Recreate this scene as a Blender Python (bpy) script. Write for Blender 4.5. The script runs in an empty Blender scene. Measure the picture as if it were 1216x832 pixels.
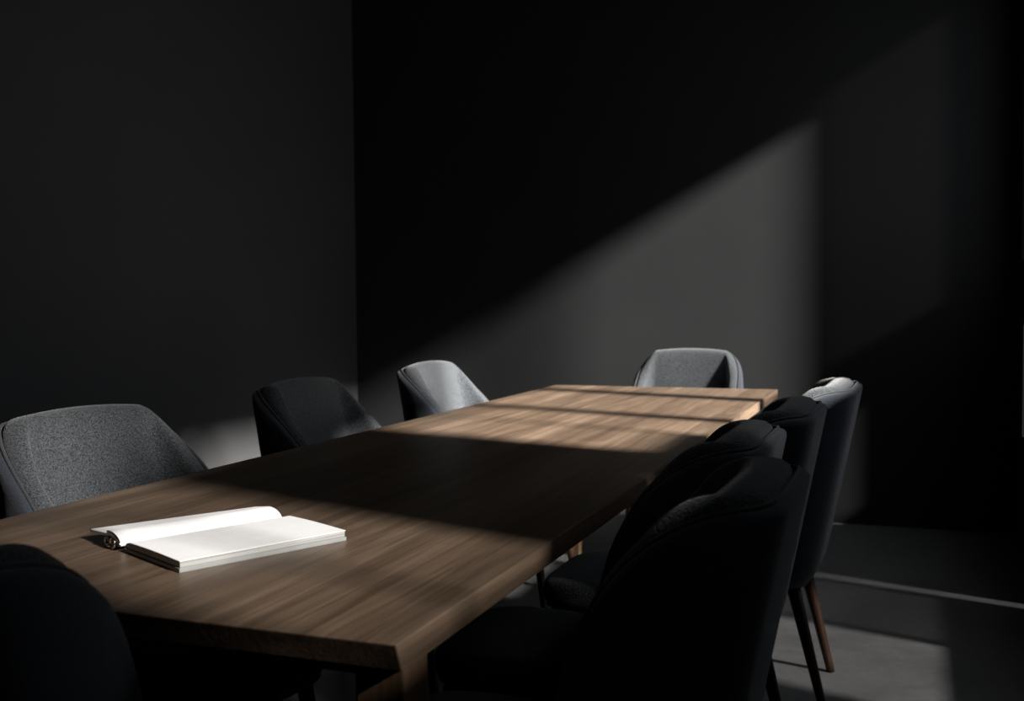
import bpy, bmesh, math, random
from mathutils import Vector, Matrix

random.seed(7)
PI = math.pi
SC = bpy.context.scene
COL = SC.collection

# ------------------------------------------------------------------ helpers
def link(o, parent=None):
    COL.objects.link(o)
    if parent is not None:
        o.parent = parent
    return o

def obj(name, bm, mat, parent=None, smooth=True):
    me = bpy.data.meshes.new(name)
    bmesh.ops.recalc_face_normals(bm, faces=bm.faces[:])
    bm.to_mesh(me)
    bm.free()
    if mat:
        me.materials.append(mat)
    if smooth:
        for p in me.polygons:
            p.use_smooth = True
    return link(bpy.data.objects.new(name, me), parent)

def tag(o, label=None, cat=None, group=None, kind=None):
    if label: o['label'] = label
    if cat: o['category'] = cat
    if group: o['group'] = group
    if kind: o['kind'] = kind
    return o

def thing(name, label, cat, loc=(0, 0, 0), rz=0.0, group=None):
    o = bpy.data.objects.new(name, None)
    COL.objects.link(o)
    o.empty_display_size = 0.1
    o.location = loc
    o.rotation_euler = (0, 0, rz)
    return tag(o, label, cat, group)

def add_box(bm, x0, x1, y0, y1, z0, z1, bev=0.0, seg=2):
    vs = [bm.verts.new((x, y, z)) for x in (x0, x1) for y in (y0, y1) for z in (z0, z1)]
    F = [(0, 1, 3, 2), (4, 6, 7, 5), (0, 4, 5, 1), (2, 3, 7, 6), (0, 2, 6, 4), (1, 5, 7, 3)]
    fs = [bm.faces.new([vs[i] for i in f]) for f in F]
    if bev:
        es = list({e for f in fs for e in f.edges})
        bmesh.ops.bevel(bm, geom=es, offset=bev, segments=seg, affect='EDGES', profile=0.6)
    return bm

def grid_faces(bm, rows, close_u=False, close_v=False):
    """rows of verts [i][j] joined by quads"""
    n = len(rows)
    m = len(rows[0])
    for i in range(n if close_v else n - 1):
        a, b = rows[i], rows[(i + 1) % n]
        for j in range(m if close_u else m - 1):
            k = (j + 1) % m
            bm.faces.new((a[j], a[k], b[k], b[j]))

def add_tube(bm, pts, rad, seg=10, cap=True):
    pts = [Vector(p) for p in pts]
    rads = rad if isinstance(rad, (list, tuple)) else [rad] * len(pts)
    rows = []
    t0 = (pts[1] - pts[0]).normalized()
    up = Vector((0, 0, 1)) if abs(t0.z) < 0.9 else Vector((1, 0, 0))
    n = (up - t0 * up.dot(t0)).normalized()
    for i, p in enumerate(pts):
        if i == 0: t = pts[1] - pts[0]
        elif i == len(pts) - 1: t = pts[-1] - pts[-2]
        else: t = pts[i + 1] - pts[i - 1]
        t.normalize()
        n = (n - t * n.dot(t)).normalized()
        b = t.cross(n)
        rows.append([bm.verts.new(p + (n * math.cos(a) + b * math.sin(a)) * rads[i])
                     for a in [2 * PI * k / seg for k in range(seg)]])
    grid_faces(bm, rows, close_u=True)
    if cap:
        bm.faces.new(rows[0][::-1])
        bm.faces.new(rows[-1])

def spow(v, e):
    return math.copysign(abs(v) ** e, v)

# ------------------------------------------------------------------ materials
def mat_base(name):
    m = bpy.data.materials.new(name)
    m.use_nodes = True
    nt = m.node_tree
    return m, nt, nt.nodes['Principled BSDF']

def N(nt, kind, **kw):
    n = nt.nodes.new(kind)
    for k, v in kw.items():
        if k in n.inputs.keys():
            n.inputs[k].default_value = v
        else:
            setattr(n, k, v)
    return n

def ramp(nt, fac, stops):
    r = nt.nodes.new('ShaderNodeValToRGB')
    els = r.color_ramp.elements
    while len(els) < len(stops):
        els.new(0.5)
    for e, (p, c) in zip(els, stops):
        e.position = p
        e.color = (*c, 1)
    nt.links.new(fac, r.inputs['Fac'])
    return r

def objcoord(nt, scale=(1, 1, 1), rot=(0, 0, 0)):
    tc = nt.nodes.new('ShaderNodeTexCoord')
    mp = nt.nodes.new('ShaderNodeMapping')
    mp.inputs['Scale'].default_value = scale
    mp.inputs['Rotation'].default_value = rot
    nt.links.new(tc.outputs['Object'], mp.inputs['Vector'])
    return mp.outputs['Vector']

def bump(nt, bsdf, h, strength, dist):
    b = N(nt, 'ShaderNodeBump', Strength=strength, Distance=dist)
    nt.links.new(h, b.inputs['Height'])
    nt.links.new(b.outputs['Normal'], bsdf.inputs['Normal'])

def plaster(name, c0, c1, rough=0.65, spec=0.25):
    m, nt, b = mat_base(name)
    v = objcoord(nt)
    n = N(nt, 'ShaderNodeTexNoise', Scale=1.3, Detail=6.0, Roughness=0.6)
    nt.links.new(v, n.inputs['Vector'])
    r = ramp(nt, n.outputs['Fac'], [(0.3, c0), (0.72, c1)])
    nt.links.new(r.outputs['Color'], b.inputs['Base Color'])
    n2 = N(nt, 'ShaderNodeTexNoise', Scale=60.0, Detail=4.0)
    nt.links.new(v, n2.inputs['Vector'])
    bump(nt, b, n2.outputs['Fac'], 0.06, 0.004)
    b.inputs['Roughness'].default_value = rough
    b.inputs['Specular IOR Level'].default_value = spec
    return m

M = {}
M['wall'] = plaster('charcoal_plaster', (0.027, 0.0275, 0.0295), (0.034, 0.0345, 0.0365))
M['wall_back'] = plaster('near_black_plaster', (0.0165, 0.017, 0.018), (0.021, 0.0215, 0.0225), spec=0.15)  # same charcoal plaster, darkened in colour to deepen the unlit back wall
M['wall_right'] = plaster('matt_charcoal_plaster', (0.022, 0.022, 0.023), (0.028, 0.028, 0.029), 0.9, 0.0)
M['wall_left'] = plaster('slate_plaster', (0.049, 0.0495, 0.051), (0.059, 0.0595, 0.062))  # same charcoal plaster, lightened in colour to brighten the sun patch
M['ceiling'] = plaster('dark_ceiling_paint', (0.02, 0.02, 0.021), (0.026, 0.026, 0.027))

def concrete():
    m, nt, b = mat_base('polished_dark_concrete')
    v = objcoord(nt)
    n = N(nt, 'ShaderNodeTexNoise', Scale=1.6, Detail=9.0, Roughness=0.62, Distortion=0.6)
    nt.links.new(v, n.inputs['Vector'])
    r = ramp(nt, n.outputs['Fac'], [(0.25, (0.095, 0.096, 0.100)), (0.5, (0.145, 0.145, 0.147)), (0.78, (0.195, 0.193, 0.188))])
    n3 = N(nt, 'ShaderNodeTexNoise', Scale=26.0, Detail=6.0, Roughness=0.7)
    nt.links.new(v, n3.inputs['Vector'])
    r3 = ramp(nt, n3.outputs['Fac'], [(0.3, (0.82, 0.82, 0.82)), (0.7, (1.1, 1.1, 1.1))])
    mx = N(nt, 'ShaderNodeMix', data_type='RGBA', blend_type='MULTIPLY')
    mx.inputs['Factor'].default_value = 1.0
    nt.links.new(r.outputs['Color'], mx.inputs['A'])
    nt.links.new(r3.outputs['Color'], mx.inputs['B'])
    nt.links.new(mx.outputs['Result'], b.inputs['Base Color'])
    rr = ramp(nt, n.outputs['Fac'], [(0.3, (0.42,) * 3), (0.7, (0.58,) * 3)])
    nt.links.new(rr.outputs['Color'], b.inputs['Roughness'])
    bump(nt, b, n3.outputs['Fac'], 0.08, 0.004)
    b.inputs['Specular IOR Level'].default_value = 0.3
    return m
M['floor'] = concrete()

def walnut(name, dark, mid, light, long_axis='Y', rough=0.42, plank=True, spec=0.4):
    m, nt, b = mat_base(name)
    sc = {'Y': (22, 0.9, 22), 'X': (0.9, 22, 22), 'Z': (30, 30, 1.4)}[long_axis]
    v = objcoord(nt, sc)
    n = N(nt, 'ShaderNodeTexNoise', Scale=1.0, Detail=7.0, Roughness=0.62, Distortion=0.35)
    nt.links.new(v, n.inputs['Vector'])
    r = ramp(nt, n.outputs['Fac'], [(0.28, dark), (0.5, mid), (0.74, light)])
    sf = {'Y': (150, 5, 150), 'X': (5, 150, 150), 'Z': (160, 160, 8)}[long_axis]
    v2 = objcoord(nt, sf)
    n2 = N(nt, 'ShaderNodeTexNoise', Scale=1.0, Detail=3.0, Roughness=0.5)
    nt.links.new(v2, n2.inputs['Vector'])
    r2 = ramp(nt, n2.outputs['Fac'], [(0.3, (0.74, 0.72, 0.70)), (0.6, (1.08, 1.08, 1.08))])
    mx = N(nt, 'ShaderNodeMix', data_type='RGBA', blend_type='MULTIPLY')
    mx.inputs['Factor'].default_value = 1.0
    nt.links.new(r.outputs['Color'], mx.inputs['A'])
    nt.links.new(r2.outputs['Color'], mx.inputs['B'])
    out = mx.outputs['Result']
    if plank:   # glued staves: each strip a little lighter or darker
        tc = nt.nodes.new('ShaderNodeTexCoord')
        mp = nt.nodes.new('ShaderNodeMapping')
        mp.inputs['Scale'].default_value = (1, 1, 1)
        mp.inputs['Rotation'].default_value = (0, 0, PI / 2)
        nt.links.new(tc.outputs['Object'], mp.inputs['Vector'])
        br = N(nt, 'ShaderNodeTexBrick')
        br.offset = 0.37
        br.inputs['Scale'].default_value = 1.0
        br.inputs['Brick Width'].default_value = 1.25
        br.inputs['Row Height'].default_value = 0.082
        br.inputs['Mortar Size'].default_value = 0.0
        br.inputs['Color1'].default_value = (0.80, 0.80, 0.80, 1)
        br.inputs['Color2'].default_value = (1.16, 1.14, 1.12, 1)
        nt.links.new(mp.outputs['Vector'], br.inputs['Vector'])
        mx2 = N(nt, 'ShaderNodeMix', data_type='RGBA', blend_type='MULTIPLY')
        mx2.inputs['Factor'].default_value = 0.7
        nt.links.new(out, mx2.inputs['A'])
        nt.links.new(br.outputs['Color'], mx2.inputs['B'])
        out = mx2.outputs['Result']
    nt.links.new(out, b.inputs['Base Color'])
    b.inputs['Roughness'].default_value = rough
    b.inputs['Specular IOR Level'].default_value = spec
    bump(nt, b, n2.outputs['Fac'], 0.12, 0.0015)
    return m
M['table'] = walnut('brushed_walnut', (0.066, 0.044, 0.029), (0.115, 0.080, 0.055), (0.185, 0.135, 0.095))
M['table_leg'] = walnut('walnut_table_leg', (0.075, 0.045, 0.025), (0.125, 0.078, 0.045), (0.19, 0.125, 0.08), 'Z', plank=False)
M['leg'] = walnut('turned_walnut_leg', (0.022, 0.011, 0.006), (0.038, 0.019, 0.010), (0.06, 0.031, 0.016), 'Z', 0.38, False)

def fabric(name, c0, c1, grain=340.0, strength=0.5, rough=0.85, sheen=0.25):
    m, nt, b = mat_base(name)
    v = objcoord(nt)
    n = N(nt, 'ShaderNodeTexNoise', Scale=grain, Detail=2.0, Roughness=0.6)
    nt.links.new(v, n.inputs['Vector'])
    vo = N(nt, 'ShaderNodeTexVoronoi', Scale=grain * 0.9)
    nt.links.new(v, vo.inputs['Vector'])
    r = ramp(nt, n.outputs['Fac'], [(0.36, c0), (0.66, c1)])
    nt.links.new(r.outputs['Color'], b.inputs['Base Color'])
    mx = N(nt, 'ShaderNodeMath', operation='SUBTRACT')
    nt.links.new(n.outputs['Fac'], mx.inputs[0])
    nt.links.new(vo.outputs['Distance'], mx.inputs[1])
    bump(nt, b, mx.outputs['Value'], strength, 0.002)
    b.inputs['Roughness'].default_value = rough
    b.inputs['Specular IOR Level'].default_value = 0.25
    b.inputs['Sheen Weight'].default_value = sheen
    b.inputs['Sheen Roughness'].default_value = 0.5
    return m
M['cushion'] = fabric('charcoal_wool', (0.012, 0.0145, 0.0175), (0.074, 0.083, 0.092), 290.0, 0.7)
M['shell'] = fabric('charcoal_shell_cloth', (0.022, 0.027, 0.038), (0.042, 0.050, 0.066), 420.0, 0.35)
M['piping'] = fabric('charcoal_piping', (0.03, 0.033, 0.037), (0.05, 0.054, 0.06), 500.0, 0.2)

def simple(name, col, rough=0.5, metal=0.0, spec=0.5, noise=0.06):
    m, nt, b = mat_base(name)
    v = objcoord(nt)
    n = N(nt, 'ShaderNodeTexNoise', Scale=40.0, Detail=3.0)
    nt.links.new(v, n.inputs['Vector'])
    r = ramp(nt, n.outputs['Fac'], [(0.3, tuple(c * (1 - noise) for c in col)), (0.7, tuple(min(1, c * (1 + noise)) for c in col))])
    nt.links.new(r.outputs['Color'], b.inputs['Base Color'])
    b.inputs['Roughness'].default_value = rough
    b.inputs['Metallic'].default_value = metal
    b.inputs['Specular IOR Level'].default_value = spec
    return m
M['paper'] = simple('white_paper', (0.93, 0.93, 0.94), 0.8, spec=0.2, noise=0.02)
M['cover'] = simple('grey_board_cover', (0.26, 0.27, 0.265), 0.6)
M['inner_cover'] = simple('black_lining', (0.02, 0.02, 0.021), 0.6)
M['chrome'] = simple('chrome_ring', (0.8, 0.8, 0.8), 0.18, 1.0)
M['frame'] = simple('black_aluminium', (0.02, 0.02, 0.022), 0.5)

def paper_edges():
    m, nt, b = mat_base('page_edges')
    v = objcoord(nt, (3, 3, 900))
    n = N(nt, 'ShaderNodeTexNoise', Scale=1.0, Detail=2.0)
    nt.links.new(v, n.inputs['Vector'])
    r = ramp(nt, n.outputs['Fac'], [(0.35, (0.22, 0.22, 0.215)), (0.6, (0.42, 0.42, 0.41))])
    nt.links.new(r.outputs['Color'], b.inputs['Base Color'])
    b.inputs['Roughness'].default_value = 0.85
    return m
M['pages'] = paper_edges()

def glass(name, t):
    """thin tinted glazing: passes the fraction t of the light"""
    m = bpy.data.materials.new(name)
    m.use_nodes = True
    nt = m.node_tree
    nt.nodes.clear()
    o = nt.nodes.new('ShaderNodeOutputMaterial')
    tr = nt.nodes.new('ShaderNodeBsdfTransparent')
    tr.inputs['Color'].default_value = (t, t, t, 1)
    gl = nt.nodes.new('ShaderNodeBsdfGlossy')
    gl.inputs['Roughness'].default_value = 0.02
    mx = nt.nodes.new('ShaderNodeMixShader')
    mx.inputs['Fac'].default_value = 0.05
    nt.links.new(tr.outputs[0], mx.inputs[1])
    nt.links.new(gl.outputs[0], mx.inputs[2])
    nt.links.new(mx.outputs[0], o.inputs['Surface'])
    return m

# ------------------------------------------------------------------ room
XL, XR, YB, YF, HC = -2.55, 1.0, 4.5, -3.2, 3.15
TW = 0.07

def struct(name, bm, mat, label):
    o = obj(name, bm, mat, None, smooth=False)
    return tag(o, label, None, None, 'structure')

def box_struct(name, b, mat, label):
    bm = bmesh.new()
    add_box(bm, *b)
    return struct(name, bm, mat, label)

box_struct('floor', (XL - .2, XR + TW, YF - .2, YB + .2, -0.12, 0.0), M['floor'], 'dark polished concrete floor under the table and chairs')
box_struct('ceiling', (XL - .2, XR + TW, YF - .2, YB + .2, HC, HC + .12), M['ceiling'], 'dark painted ceiling over the room')
box_struct('wall_left', (XL - .15, XL, YF - .15, YB + .15, 0, HC), M['wall_left'], 'charcoal plaster wall behind the left row of chairs')
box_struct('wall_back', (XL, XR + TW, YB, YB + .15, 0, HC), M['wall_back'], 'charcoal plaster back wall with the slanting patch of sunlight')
box_struct('wall_front', (XL, XR + TW, YF - .15, YF, 0, HC), M['wall'], 'charcoal plaster wall behind the viewer')

# y0, y1, z0, z1, glass transmission; unseen panes placed and tinted to shape the sunlight
WIN = [
    (-0.38, -0.124, 1.33, 1.96, 0.24),
    (-0.12, 0.20, 1.33, 2.30, 0.24),
    (0.204, 0.47, 2.00, 2.30, 0.14),  # pane added to light the far half of the nearest left chair
    (0.60, 1.75, 2.00, 2.30, 0.008),  # made-up dim pane, lifts the middle left chair a little
    (0.58, 0.95, 0.88, 1.25, 0.025),  # made-up dim pane for the outer side of the navy chair
    (0.58, 0.95, 1.254, 1.37, 0.055),  # made-up dim pane for the crest of the navy chair
    (1.21, 1.60, 1.42, 1.95, 0.97),
    (1.604, 1.94, 1.27, 1.95, 0.97),
    (1.83, 1.94, 1.99, 2.53, 0.97),
    (2.02, 2.65, 1.20, 2.53, 0.97),
    (2.78, 2.84, 0.97, 1.30, 0.97),
    (2.76, 3.30, 1.33, 2.62, 0.97),
    (3.304, 3.69, 1.33, 2.62, 0.60),
    (3.77, 4.19, 1.20, 2.62, 0.97),
    (4.194, 4.40, 1.30, 2.72, 0.048),
    (4.20, 4.27, 0.50, 1.05, 0.45),
    (1.85, 2.51, 0.22, 0.72, 0.145),
    (2.54, 3.09, 0.22, 0.72, 0.020),  # dim pane added to brighten the floor beyond the sun patch
    (3.12, 3.21, 0.02, 0.62, 0.085),
]
def wall_with_openings():
    ys = sorted({YF, YB} | {w[0] for w in WIN} | {w[1] for w in WIN})
    zs = sorted({0.0, HC} | {w[2] for w in WIN} | {w[3] for w in WIN})
    bm = bmesh.new()
    def hole(i, j):
        if i < 0 or j < 0 or i >= len(ys) - 1 or j >= len(zs) - 1: return True
        y = (ys[i] + ys[i + 1]) / 2; z = (zs[j] + zs[j + 1]) / 2
        return any(w[0] < y < w[1] and w[2] < z < w[3] for w in WIN)
    V = {}
    def vert(i, j, k):
        if (i, j, k) not in V:
            V[(i, j, k)] = bm.verts.new(((XR, XR + TW)[k], ys[i], zs[j]))
        return V[(i, j, k)]
    for i in range(len(ys) - 1):
        for j in range(len(zs) - 1):
            if hole(i, j): continue
            for k in (0, 1):
                bm.faces.new([vert(i, j, k), vert(i + 1, j, k), vert(i + 1, j + 1, k), vert(i, j + 1, k)])
            for di, dj, a, b in ((-1, 0, (i, j), (i, j + 1)), (1, 0, (i + 1, j), (i + 1, j + 1)),
                                 (0, -1, (i, j), (i + 1, j)), (0, 1, (i, j + 1), (i + 1, j + 1))):
                if hole(i + di, j + dj):
                    bm.faces.new([vert(*a, 0), vert(*b, 0), vert(*b, 1), vert(*a, 1)])
    return struct('wall_right', bm, M['wall_right'], 'charcoal wall on the right that holds the windows')
wall_with_openings()

GL = {}
for i, (y0, y1, z0, z1, t) in enumerate(WIN):
    f = 0.006
    bm = bmesh.new()
    xa, xb = XR + TW - 0.02, XR + TW - 0.002
    add_box(bm, xa, xb, y0, y0 + f, z0, z1)
    add_box(bm, xa, xb, y1 - f, y1, z0, z1)
    add_box(bm, xa, xb, y0 + f, y1 - f, z0, z0 + f)
    add_box(bm, xa, xb, y0 + f, y1 - f, z1 - f, z1)
    w = struct('window_%d' % (i + 1), bm, M['frame'], 'slim black framed window in the right wall, outside the picture')
    if t not in GL:
        GL[t] = glass('glazing_%d' % int(t * 1000), t)
    bm = bmesh.new()
    xm = XR + TW - 0.011
    add_box(bm, xm - .0005, xm + .0005, y0 + f, y1 - f, z0 + f, z1 - f)
    # a single thin pane; keep one face only so that the tint acts once
    bmesh.ops.delete(bm, geom=[fc for fc in bm.faces if fc.calc_center_median().x < xm + .0004], context='FACES')
    obj('glass_pane', bm, GL[t], w, smooth=False)

# ------------------------------------------------------------------ table
TX, TL, TZ, TT = -0.989, 3.533, 0.75, 0.036
table = thing('dining_table', 'long walnut conference table with the open notebook on it', 'table', (0, 0, 0))
bm = bmesh.new()
add_box(bm, TX, 0, 0, TL, TZ - TT, TZ, 0.0022, 2)
for v in bm.verts:                # ends undercut, a shape added to keep sun off the near face
    k = max(0.0, min(1.0, (TZ - v.co.z) / TT)) * 0.015
    if v.co.y < 0.2: v.co.y += k
    elif v.co.y > TL - 0.2: v.co.y -= k
obj('tabletop', bm, M['table'], table, smooth=False)
bm = bmesh.new()
a0, a1, b0, b1 = TX + .10, -.10, .12, TL - .12
add_box(bm, a0, a1, b0, b0 + .022, TZ - TT - .05, TZ - TT)
add_box(bm, a0, a1, b1 - .022, b1, TZ - TT - .05, TZ - TT)
add_box(bm, a0, a0 + .022, b0 + .022, b1 - .022, TZ - TT - .05, TZ - TT)
add_box(bm, a1 - .022, a1, b0 + .022, b1 - .022, TZ - TT - .05, TZ - TT)
obj('apron', bm, M['table_leg'], table, smooth=False)
for lx in (-0.078, TX + .015):
    for ly in (.045, TL - .115):
        if ly > 1: lx = -0.142 if lx > -0.5 else TX + 0.08
        bm = bmesh.new()
        add_box(bm, lx, lx + .063, ly, ly + .07, 0, TZ - TT, 0.004, 2)
        obj('leg', bm, M['table_leg'], table, smooth=False)

# ------------------------------------------------------------------ chairs
# local axes: the sitter faces +Y, the back stands at -Y
ZB, ZTOP = 0.33, 0.90
YFW, YBK = -0.03, -0.25          # wing fronts and outer face of the back, at seat height
HW, CR = 0.268, 0.095            # half width, corner radius
L1_ = HW - CR                    # straight half back
L2_ = L1_ + CR * PI / 2
L3_ = L2_ + (YFW - (YBK + CR))
CREST = 0.185                    # half length of the level crest
NARROW = 0.10

def plan(s, inset=0.0):
    """s in -1..1 round the U; returns x, y at seat height"""
    l = abs(s) * L3_
    sg = 1 if s >= 0 else -1
    bow = 0.020 * (1 - (min(l, L2_) / L2_) ** 2)       # the back is slightly bowed
    if l <= L1_:
        return sg * l, YBK + inset - bow
    if l <= L2_:
        a = (l - L1_) / CR
        r = CR - inset
        return sg * (L1_ + r * math.sin(a)), YBK + CR - r * math.cos(a) - bow
    return sg * (HW - inset), YBK + CR + (l - L2_)

WING = (1.7, 0.78)                # how the rim falls from the crest to the wing front

def top_height(s):
    l = abs(s) * L3_
    l0 = CREST
    crown = 0.010 * (1 - (min(l, l0) / l0) ** 2)
    if l <= l0:
        return ZTOP - 0.010 + crown
    w = (l - l0) / (L3_ - l0)
    lo = 0.47
    return lo + (ZTOP - 0.010 - lo) * (1 - w ** WING[0]) ** WING[1]

def warp(x, y, z):
    """lean of the back and narrowing towards the crest"""
    h = max(0.0, (z - ZB) / (ZTOP - ZB))
    k = max(0.0, min(1.0, (YFW - y) / (YFW - YBK)))
    y2 = y - 0.115 * h * k
    x2 = x * (1.0 - NARROW * h * h)
    if z < ZB + 0.09:             # the hull tucks in under the seat
        q = 1 - (z - ZB) / 0.09
        t = 1 - 0.16 * q * q
        x2 *= t
        y2 = -0.1 + (y2 + 0.1) * t
    return x2, y2

def plate(s, n_in, n_out, z0, thick_round, nz=16, sink=0.0, bulge=0.0):
    """closed section of a wrapped plate at s: up the outside, over the rim, down the inside"""
    T = top_height(s) - sink
    pts = []
    r = (n_in - n_out) / 2.0
    for i in range(nz + 1):
        z = z0 + (T - r - z0) * i / nz
        pts.append((n_out, z))
    for i in range(1, 6):
        a = PI * i / 6
        pts.append((n_out + r - r * math.cos(a), T - r + r * math.sin(a) * thick_round))
    for i in range(nz + 1):
        f = 1 - i / nz
        z = z0 + (T - r - z0) * f
        pts.append((n_in + bulge * math.sin(PI * min(1, max(0, f))) , z))
    return pts

def wrapped(n_in, n_out, z0, smax=1.0, ns=72, thick_round=1.0, sink=0.0, bulge=0.0):
    bm = bmesh.new()
    rows = []
    for i in range(ns + 1):
        u = -1 + 2 * i / ns
        s = math.copysign(abs(u) ** 0.95, u) * smax
        e = max(0.0, (abs(u) - 0.965) / 0.035)        # round the wing fronts in plan
        sec = plate(s, n_in - (n_in - n_out) * 0.30 * e, n_out + (n_in - n_out) * 0.30 * e, z0, thick_round, sink=sink, bulge=bulge * (1 - e))
        row = []
        for n, z in sec:
            x, y = plan(s, n)
            x, y = warp(x, y, z)
            row.append(bm.verts.new((x, y, z)))
        rows.append(row)
    grid_faces(bm, rows, close_u=True)
    bm.faces.new(rows[0])
    bm.faces.new(rows[-1][::-1])
    return bm

def pad(A, yr, yf, z0, z1, ex=0.45, dome=0.012, edge=0.02, narrow=0.03):
    """upholstered pad with superellipse plan, rounded rim, slightly domed top"""
    bm = bmesh.new()
    yc, B = (yr + yf) / 2, (yf - yr) / 2
    prof = [(0.90, z0), (0.97, z0 + .002)]
    for i in range(5):
        a = PI / 2 * i / 4
        prof.append((1 - edge / A * (1 - math.sin(a)), z0 + edge - edge * math.cos(a)))
    prof.append((1.0, z1 - edge))
    for i in range(1, 6):
        a = PI / 2 * i / 5
        prof.append((1 - edge / A * (1 - math.cos(a)), z1 - edge + edge * math.sin(a)))
    for q in (0.7, 0.45, 0.2):
        prof.append((q * (1 - edge / A), z1 + dome * (1 - q * q)))
    rows = []
    for q, z in prof:
        row = []
        for k in range(48):
            t = 2 * PI * k / 48
            y = yc + B * q * spow(math.sin(t), ex)
            x = (A - narrow * (yf - y) / (yf - yr)) * q * spow(math.cos(t), ex)
            row.append(bm.verts.new((x, y, z)))
        rows.append(row)
    grid_faces(bm, rows, close_u=True)
    bm.faces.new(rows[0][::-1])
    bm.faces.new(rows[-1])
    return bm

def rim_line(n, lift=0.0, smax=0.985, cnt=90):
    pts = []
    for i in range(cnt + 1):
        s = smax * (-1 + 2 * i / cnt)
        z = top_height(s) + lift
        x, y = plan(s, n)
        x, y = warp(x, y, z)
        pts.append((x, y, z))
    return pts

def make_chair():
    t = thing('dining_chair', 'x', 'chair', group='upholstered tub chairs around the long table')
    obj('outer_shell', wrapped(0.030, 0.0, ZB + .005, 1.0, sink=0.012), M['shell'], t)
    obj('backrest', wrapped(0.066, 0.022, ZB + .06, 0.985, sink=-0.004, bulge=0.008), M['cushion'], t)
    bm = bmesh.new()
    add_tube(bm, rim_line(0.018, -0.010), 0.0032, 8)
    obj('piping', bm, M['piping'], t)
    obj('seat_base', pad(HW - 0.046, -0.222, 0.25, ZB - .003, ZB + .085, 0.5, 0.0, 0.03, 0.02), M['shell'], t)
    obj('seat', pad(HW - 0.056, -0.20, 0.262, ZB + .082, ZB + .150, 0.42, 0.014, 0.026, 0.03), M['cushion'], t)
    for sx in (-1, 1):
        for (x0, y0, x1, y1) in ((.150, -.205, .152, -.288), (.165, .165, .190, .215)):
            bm = bmesh.new()
            pts, rad = [], []
            for i in range(9):
                f = i / 8
                pts.append((sx * (x0 + (x1 - x0) * f), y0 + (y1 - y0) * f, (ZB + .01) * (1 - f)))
                rad.append(0.0195 - 0.0075 * f ** 0.9)
            add_tube(bm, pts, rad, 18)
            obj('leg', bm, M['leg'], t)
    return t

def dup(root):
    r = root.copy()
    COL.objects.link(r)
    for ch in list(root.children):
        c = ch.copy()
        COL.objects.link(c)
        c.parent = r
    return r

R90 = PI / 2
low_wing = make_chair()
WING = (2.5, 0.44)
YFW = -0.09
HW = 0.243
L1_ = HW - CR
L2_ = L1_ + CR * PI / 2
CREST = 0.190
NARROW = 0.05
L3_ = L2_ + (YFW - (YBK + CR))
high_wing = make_chair()
CH = [  # x, y, rotation, source, label
    (-0.895, 0.785, -R90 - 0.14, low_wing, 'grainy charcoal chair on the left side, nearest the notebook'),
    (-0.895, 1.745, -R90, low_wing, 'dark navy-grey chair in shadow, middle of the three along the left side'),
    (-0.895, 2.665, -R90, low_wing, 'sunlit pale grey chair on the left side near the far end of the table'),
    (-0.440, 3.590, PI, low_wing, 'grey chair at the far head of the table against the sunlit wall'),
    (0.020, 2.110, R90, high_wing, 'dark chair on the right side farthest from the viewer, its crest catching light'),
    (-0.030, 1.440, R90, high_wing, 'black chair on the right side, showing between the farthest chair and the navy one'),
    (-0.065, 0.905, R90, high_wing, 'navy-black chair on the right side with a clear rim seam, behind the nearest one'),
    (0.022, 0.412, R90, high_wing, 'almost black chair nearest the viewer on the right side'),
    (-0.568, -0.030, 0.36, high_wing, 'black chair back seen from behind at the near end of the table, bottom left'),
]
used = set()
for x, y, rz, src, lab in CH:
    c = dup(src) if src.name in used else src
    used.add(src.name)
    c.location = (x, y, 0)
    c.rotation_euler = (0, 0, rz)
    c['label'] = lab

# ------------------------------------------------------------------ notebook
nb = thing('notebook', 'open white ring notebook lying on the walnut tabletop', 'notebook', (-0.604, 0.262, TZ), math.radians(-25.5))
# local: +X across to the right page, +Y along the spine; origin at the near end of the spine
LN, WR, WL = 0.285, 0.188, 0.120
bm = bmesh.new()
add_box(bm, 0.004, WR, 0, LN, 0.0, 0.0065, 0.0012, 2)
obj('cover', bm, M['cover'], nb, smooth=False)
bm = bmesh.new()
ys = [0.002, LN - 0.002]
rows = []
nx = 22
for y in [0.002 + (LN - .004) * k / 6 for k in range(7)]:
    row = []
    for i in range(nx + 1):
        f = i / nx
        x = 0.006 + (WR - .008) * f
        z = 0.0155 - 0.007 * max(0, 1 - f / 0.10) ** 2 + 0.0012 * math.sin(PI * f)
        row.append(bm.verts.new((x, y, z)))
    for i in range(nx + 1):
        x = 0.006 + (WR - .008) * (1 - i / nx)
        row.append(bm.verts.new((x, y, 0.0066)))
    rows.append(row)
grid_faces(bm, rows, close_u=True)
bm.faces.new(rows[0]); bm.faces.new(rows[-1][::-1])
pb = obj('page_block', bm, M['pages'], nb, smooth=False)
# blank top sheet of the right page
bm = bmesh.new()
rows = []
for y in [0.001 + (LN - .002) * k / 6 for k in range(7)]:
    row = []
    for k in (0, 1):
        rng = range(nx + 1) if k == 0 else range(nx, -1, -1)
        for i in rng:
            f = i / nx
            x = 0.005 + (WR - .006) * f
            z = 0.0160 - 0.007 * max(0, 1 - f / 0.10) ** 2 + 0.0012 * math.sin(PI * f) + (0.0009 if k == 0 else 0)
            row.append(bm.verts.new((x, y, z)))
    rows.append(row)
grid_faces(bm, rows, close_u=True)
bm.faces.new(rows[0]); bm.faces.new(rows[-1][::-1])
obj('top_page', bm, M['paper'], nb, smooth=False)
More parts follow.
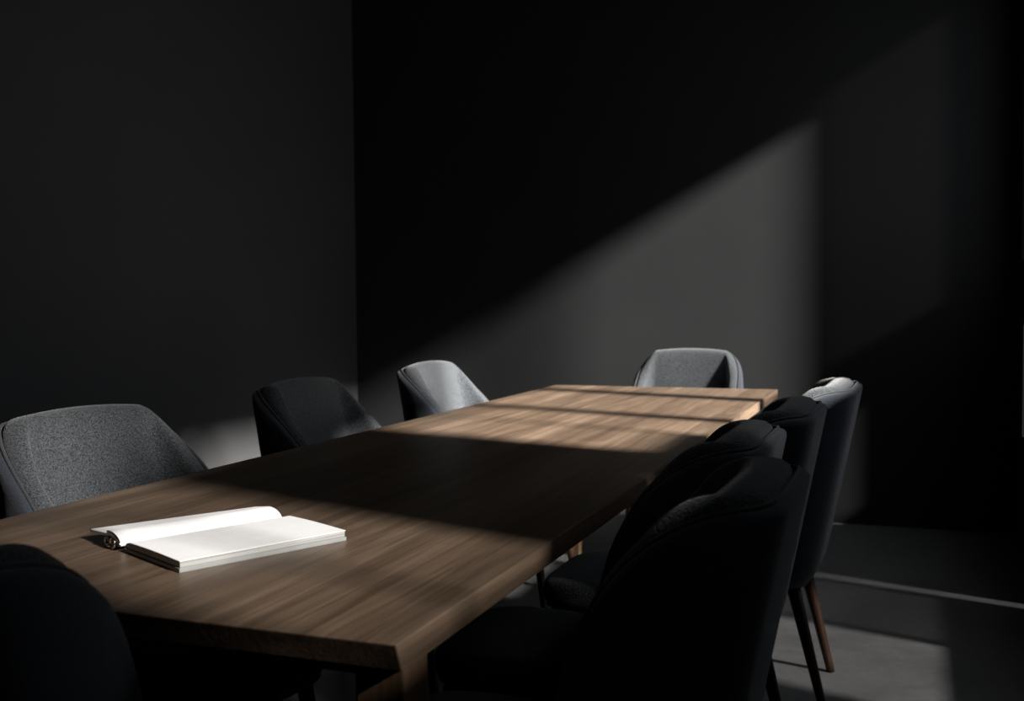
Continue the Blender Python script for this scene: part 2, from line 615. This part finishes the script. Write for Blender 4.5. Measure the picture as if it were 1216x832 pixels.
# the left leaves arch up from the spine over the rings
def arch(f, q=0.0):
    """f 0 at the spine, 1 at the left edge"""
    if f < 0.42:
        a = f / 0.42 * PI / 2
        return -0.040 * (1 - math.cos(a)) * 1.0 - 0.002, 0.008 + 0.017 * math.sin(a)
    g = (f - 0.42) / 0.58
    return -0.042 - (WL - 0.030 * q - 0.042) * g, 0.025 - 0.007 * g
bm = bmesh.new()
rows = []
na = 26
for y in [LN * k / 8 - 0.002 for k in range(9)]:
    top = [arch(i / na, y / LN) for i in range(na + 1)]
    row = [bm.verts.new((x, y, z)) for x, z in top]
    for i in range(na, -1, -1):
        x, z = top[i]
        th = 0.0065
        f = i / na
        a = min(1, f / 0.42) * PI / 2
        row.append(bm.verts.new((x - th * math.cos(a) * 0.9, y, max(0.003, z - th * (0.15 + 0.85 * math.sin(a))))))
    rows.append(row)
grid_faces(bm, rows, close_u=True)
bm.faces.new(rows[0]); bm.faces.new(rows[-1][::-1])
obj('folded_leaves', bm, M['paper'], nb)
bm = bmesh.new()
add_box(bm, -WL + .034, 0.004, 0.012, LN - .004, 0.0, 0.003, 0.001, 1)
add_box(bm, -WL + .034, -WL + .040, 0.012, 0.05, 0.003, 0.0115)
obj('back_cover', bm, M['inner_cover'], nb, smooth=False)
for xr, y, rr in ((-0.024, -0.006, 0.0080), (-0.024, 0.004, 0.0080), (-0.050, -0.004, 0.0062), (-0.024, LN * .5, 0.0075), (-0.024, LN - .03, 0.0075)):
    bm = bmesh.new()
    pts = [(xr + rr * math.cos(a), y, 0.0022 + rr + rr * math.sin(a)) for a in [2 * PI * j / 20 for j in range(21)]]
    add_tube(bm, pts, 0.0016, 8)
    obj('ring', bm, M['chrome'], nb)
bm = bmesh.new()
add_tube(bm, [(-0.034, -0.010, 0.0052), (-0.034, LN - .01, 0.0052)], 0.0024, 10)
add_tube(bm, [(-0.045, -0.008, 0.0060), (-0.045, 0.03, 0.0060)], 0.0040, 12)
obj('ring_rail', bm, M['chrome'], nb)
bm = bmesh.new()
add_tube(bm, [(arch(k / 30)[0], -0.0035, arch(k / 30)[1] + 0.0006) for k in range(0, 15)], 0.0016, 8)
obj('end_clip', bm, M['chrome'], nb)

# ------------------------------------------------------------------ light
sun = bpy.data.lights.new('sun', 'SUN')
sun.energy = 28.0
sun.angle = math.radians(4.6)
sun.color = (1.0, 0.955, 0.90)
so = bpy.data.objects.new('sun', sun)
COL.objects.link(so)
so.rotation_euler = Vector((-1, 0.30, -0.59)).to_track_quat('-Z', 'Y').to_euler()
so.location = (6, -1, 5)

w = bpy.data.worlds.new('sky')
SC.world = w
w.use_nodes = True
bg = w.node_tree.nodes['Background']
bg.inputs['Color'].default_value = (0.88, 0.94, 1.0, 1)
bg.inputs['Strength'].default_value = 1.5

for (y0, y1, z0, z1) in ((-0.42, 0.2, 1.33, 2.3), (1.21, 4.45, 0.97, 2.68), (1.85, 2.51, .22, .72)):
    a = bpy.data.lights.new('window_portal', 'AREA')
    a.shape = 'RECTANGLE'
    a.size = y1 - y0
    a.size_y = z1 - z0
    a.cycles.is_portal = True
    ao = bpy.data.objects.new('window_portal', a)
    COL.objects.link(ao)
    ao.matrix_world = Matrix.Translation((XR + TW + .01, (y0 + y1) / 2, (z0 + z1) / 2)) @ Vector((-1, 0, 0)).to_track_quat('-Z', 'Z').to_matrix().to_4x4()

# ------------------------------------------------------------------ camera
cd = bpy.data.cameras.new('camera')
cam = bpy.data.objects.new('camera', cd)
COL.objects.link(cam)
f_px, pitch, roll, yaw, cx, cy = 1258.044, 0.046, -0.009, 0.363, 0.536, -1.039
cd.sensor_fit = 'HORIZONTAL'
cd.sensor_width = 36.0
cd.lens = 36.0 * f_px / 1216.0
cd.clip_start = 0.05
Fv = Vector((-math.sin(yaw) * math.cos(pitch), math.cos(yaw) * math.cos(pitch), -math.sin(pitch)))
Rv = Vector((math.cos(yaw), math.sin(yaw), 0))
Uv = Rv.cross(Fv)
R2 = Rv * math.cos(roll) + Uv * math.sin(roll)
U2 = -Rv * math.sin(roll) + Uv * math.cos(roll)
m = Matrix((R2, U2, -Fv)).transposed().to_4x4()
m.translation = Vector((cx, cy, 1.13))
cam.matrix_world = m
cd.dof.use_dof = True
cd.dof.focus_distance = 2.1
cd.dof.aperture_fstop = 5.6
SC.camera = cam

# ------------------------------------------------------------------ render look
vs = SC.view_settings
vs.view_transform = 'Standard'
vs.look = 'None'
vs.exposure = 0.0
vs.gamma = 1.0
vs.use_curve_mapping = False
cy_ = SC.cycles
cy_.max_bounces = 10
cy_.diffuse_bounces = 6
cy_.transparent_max_bounces = 12
cy_.sample_clamp_indirect = 6.0
cy_.use_denoising = True
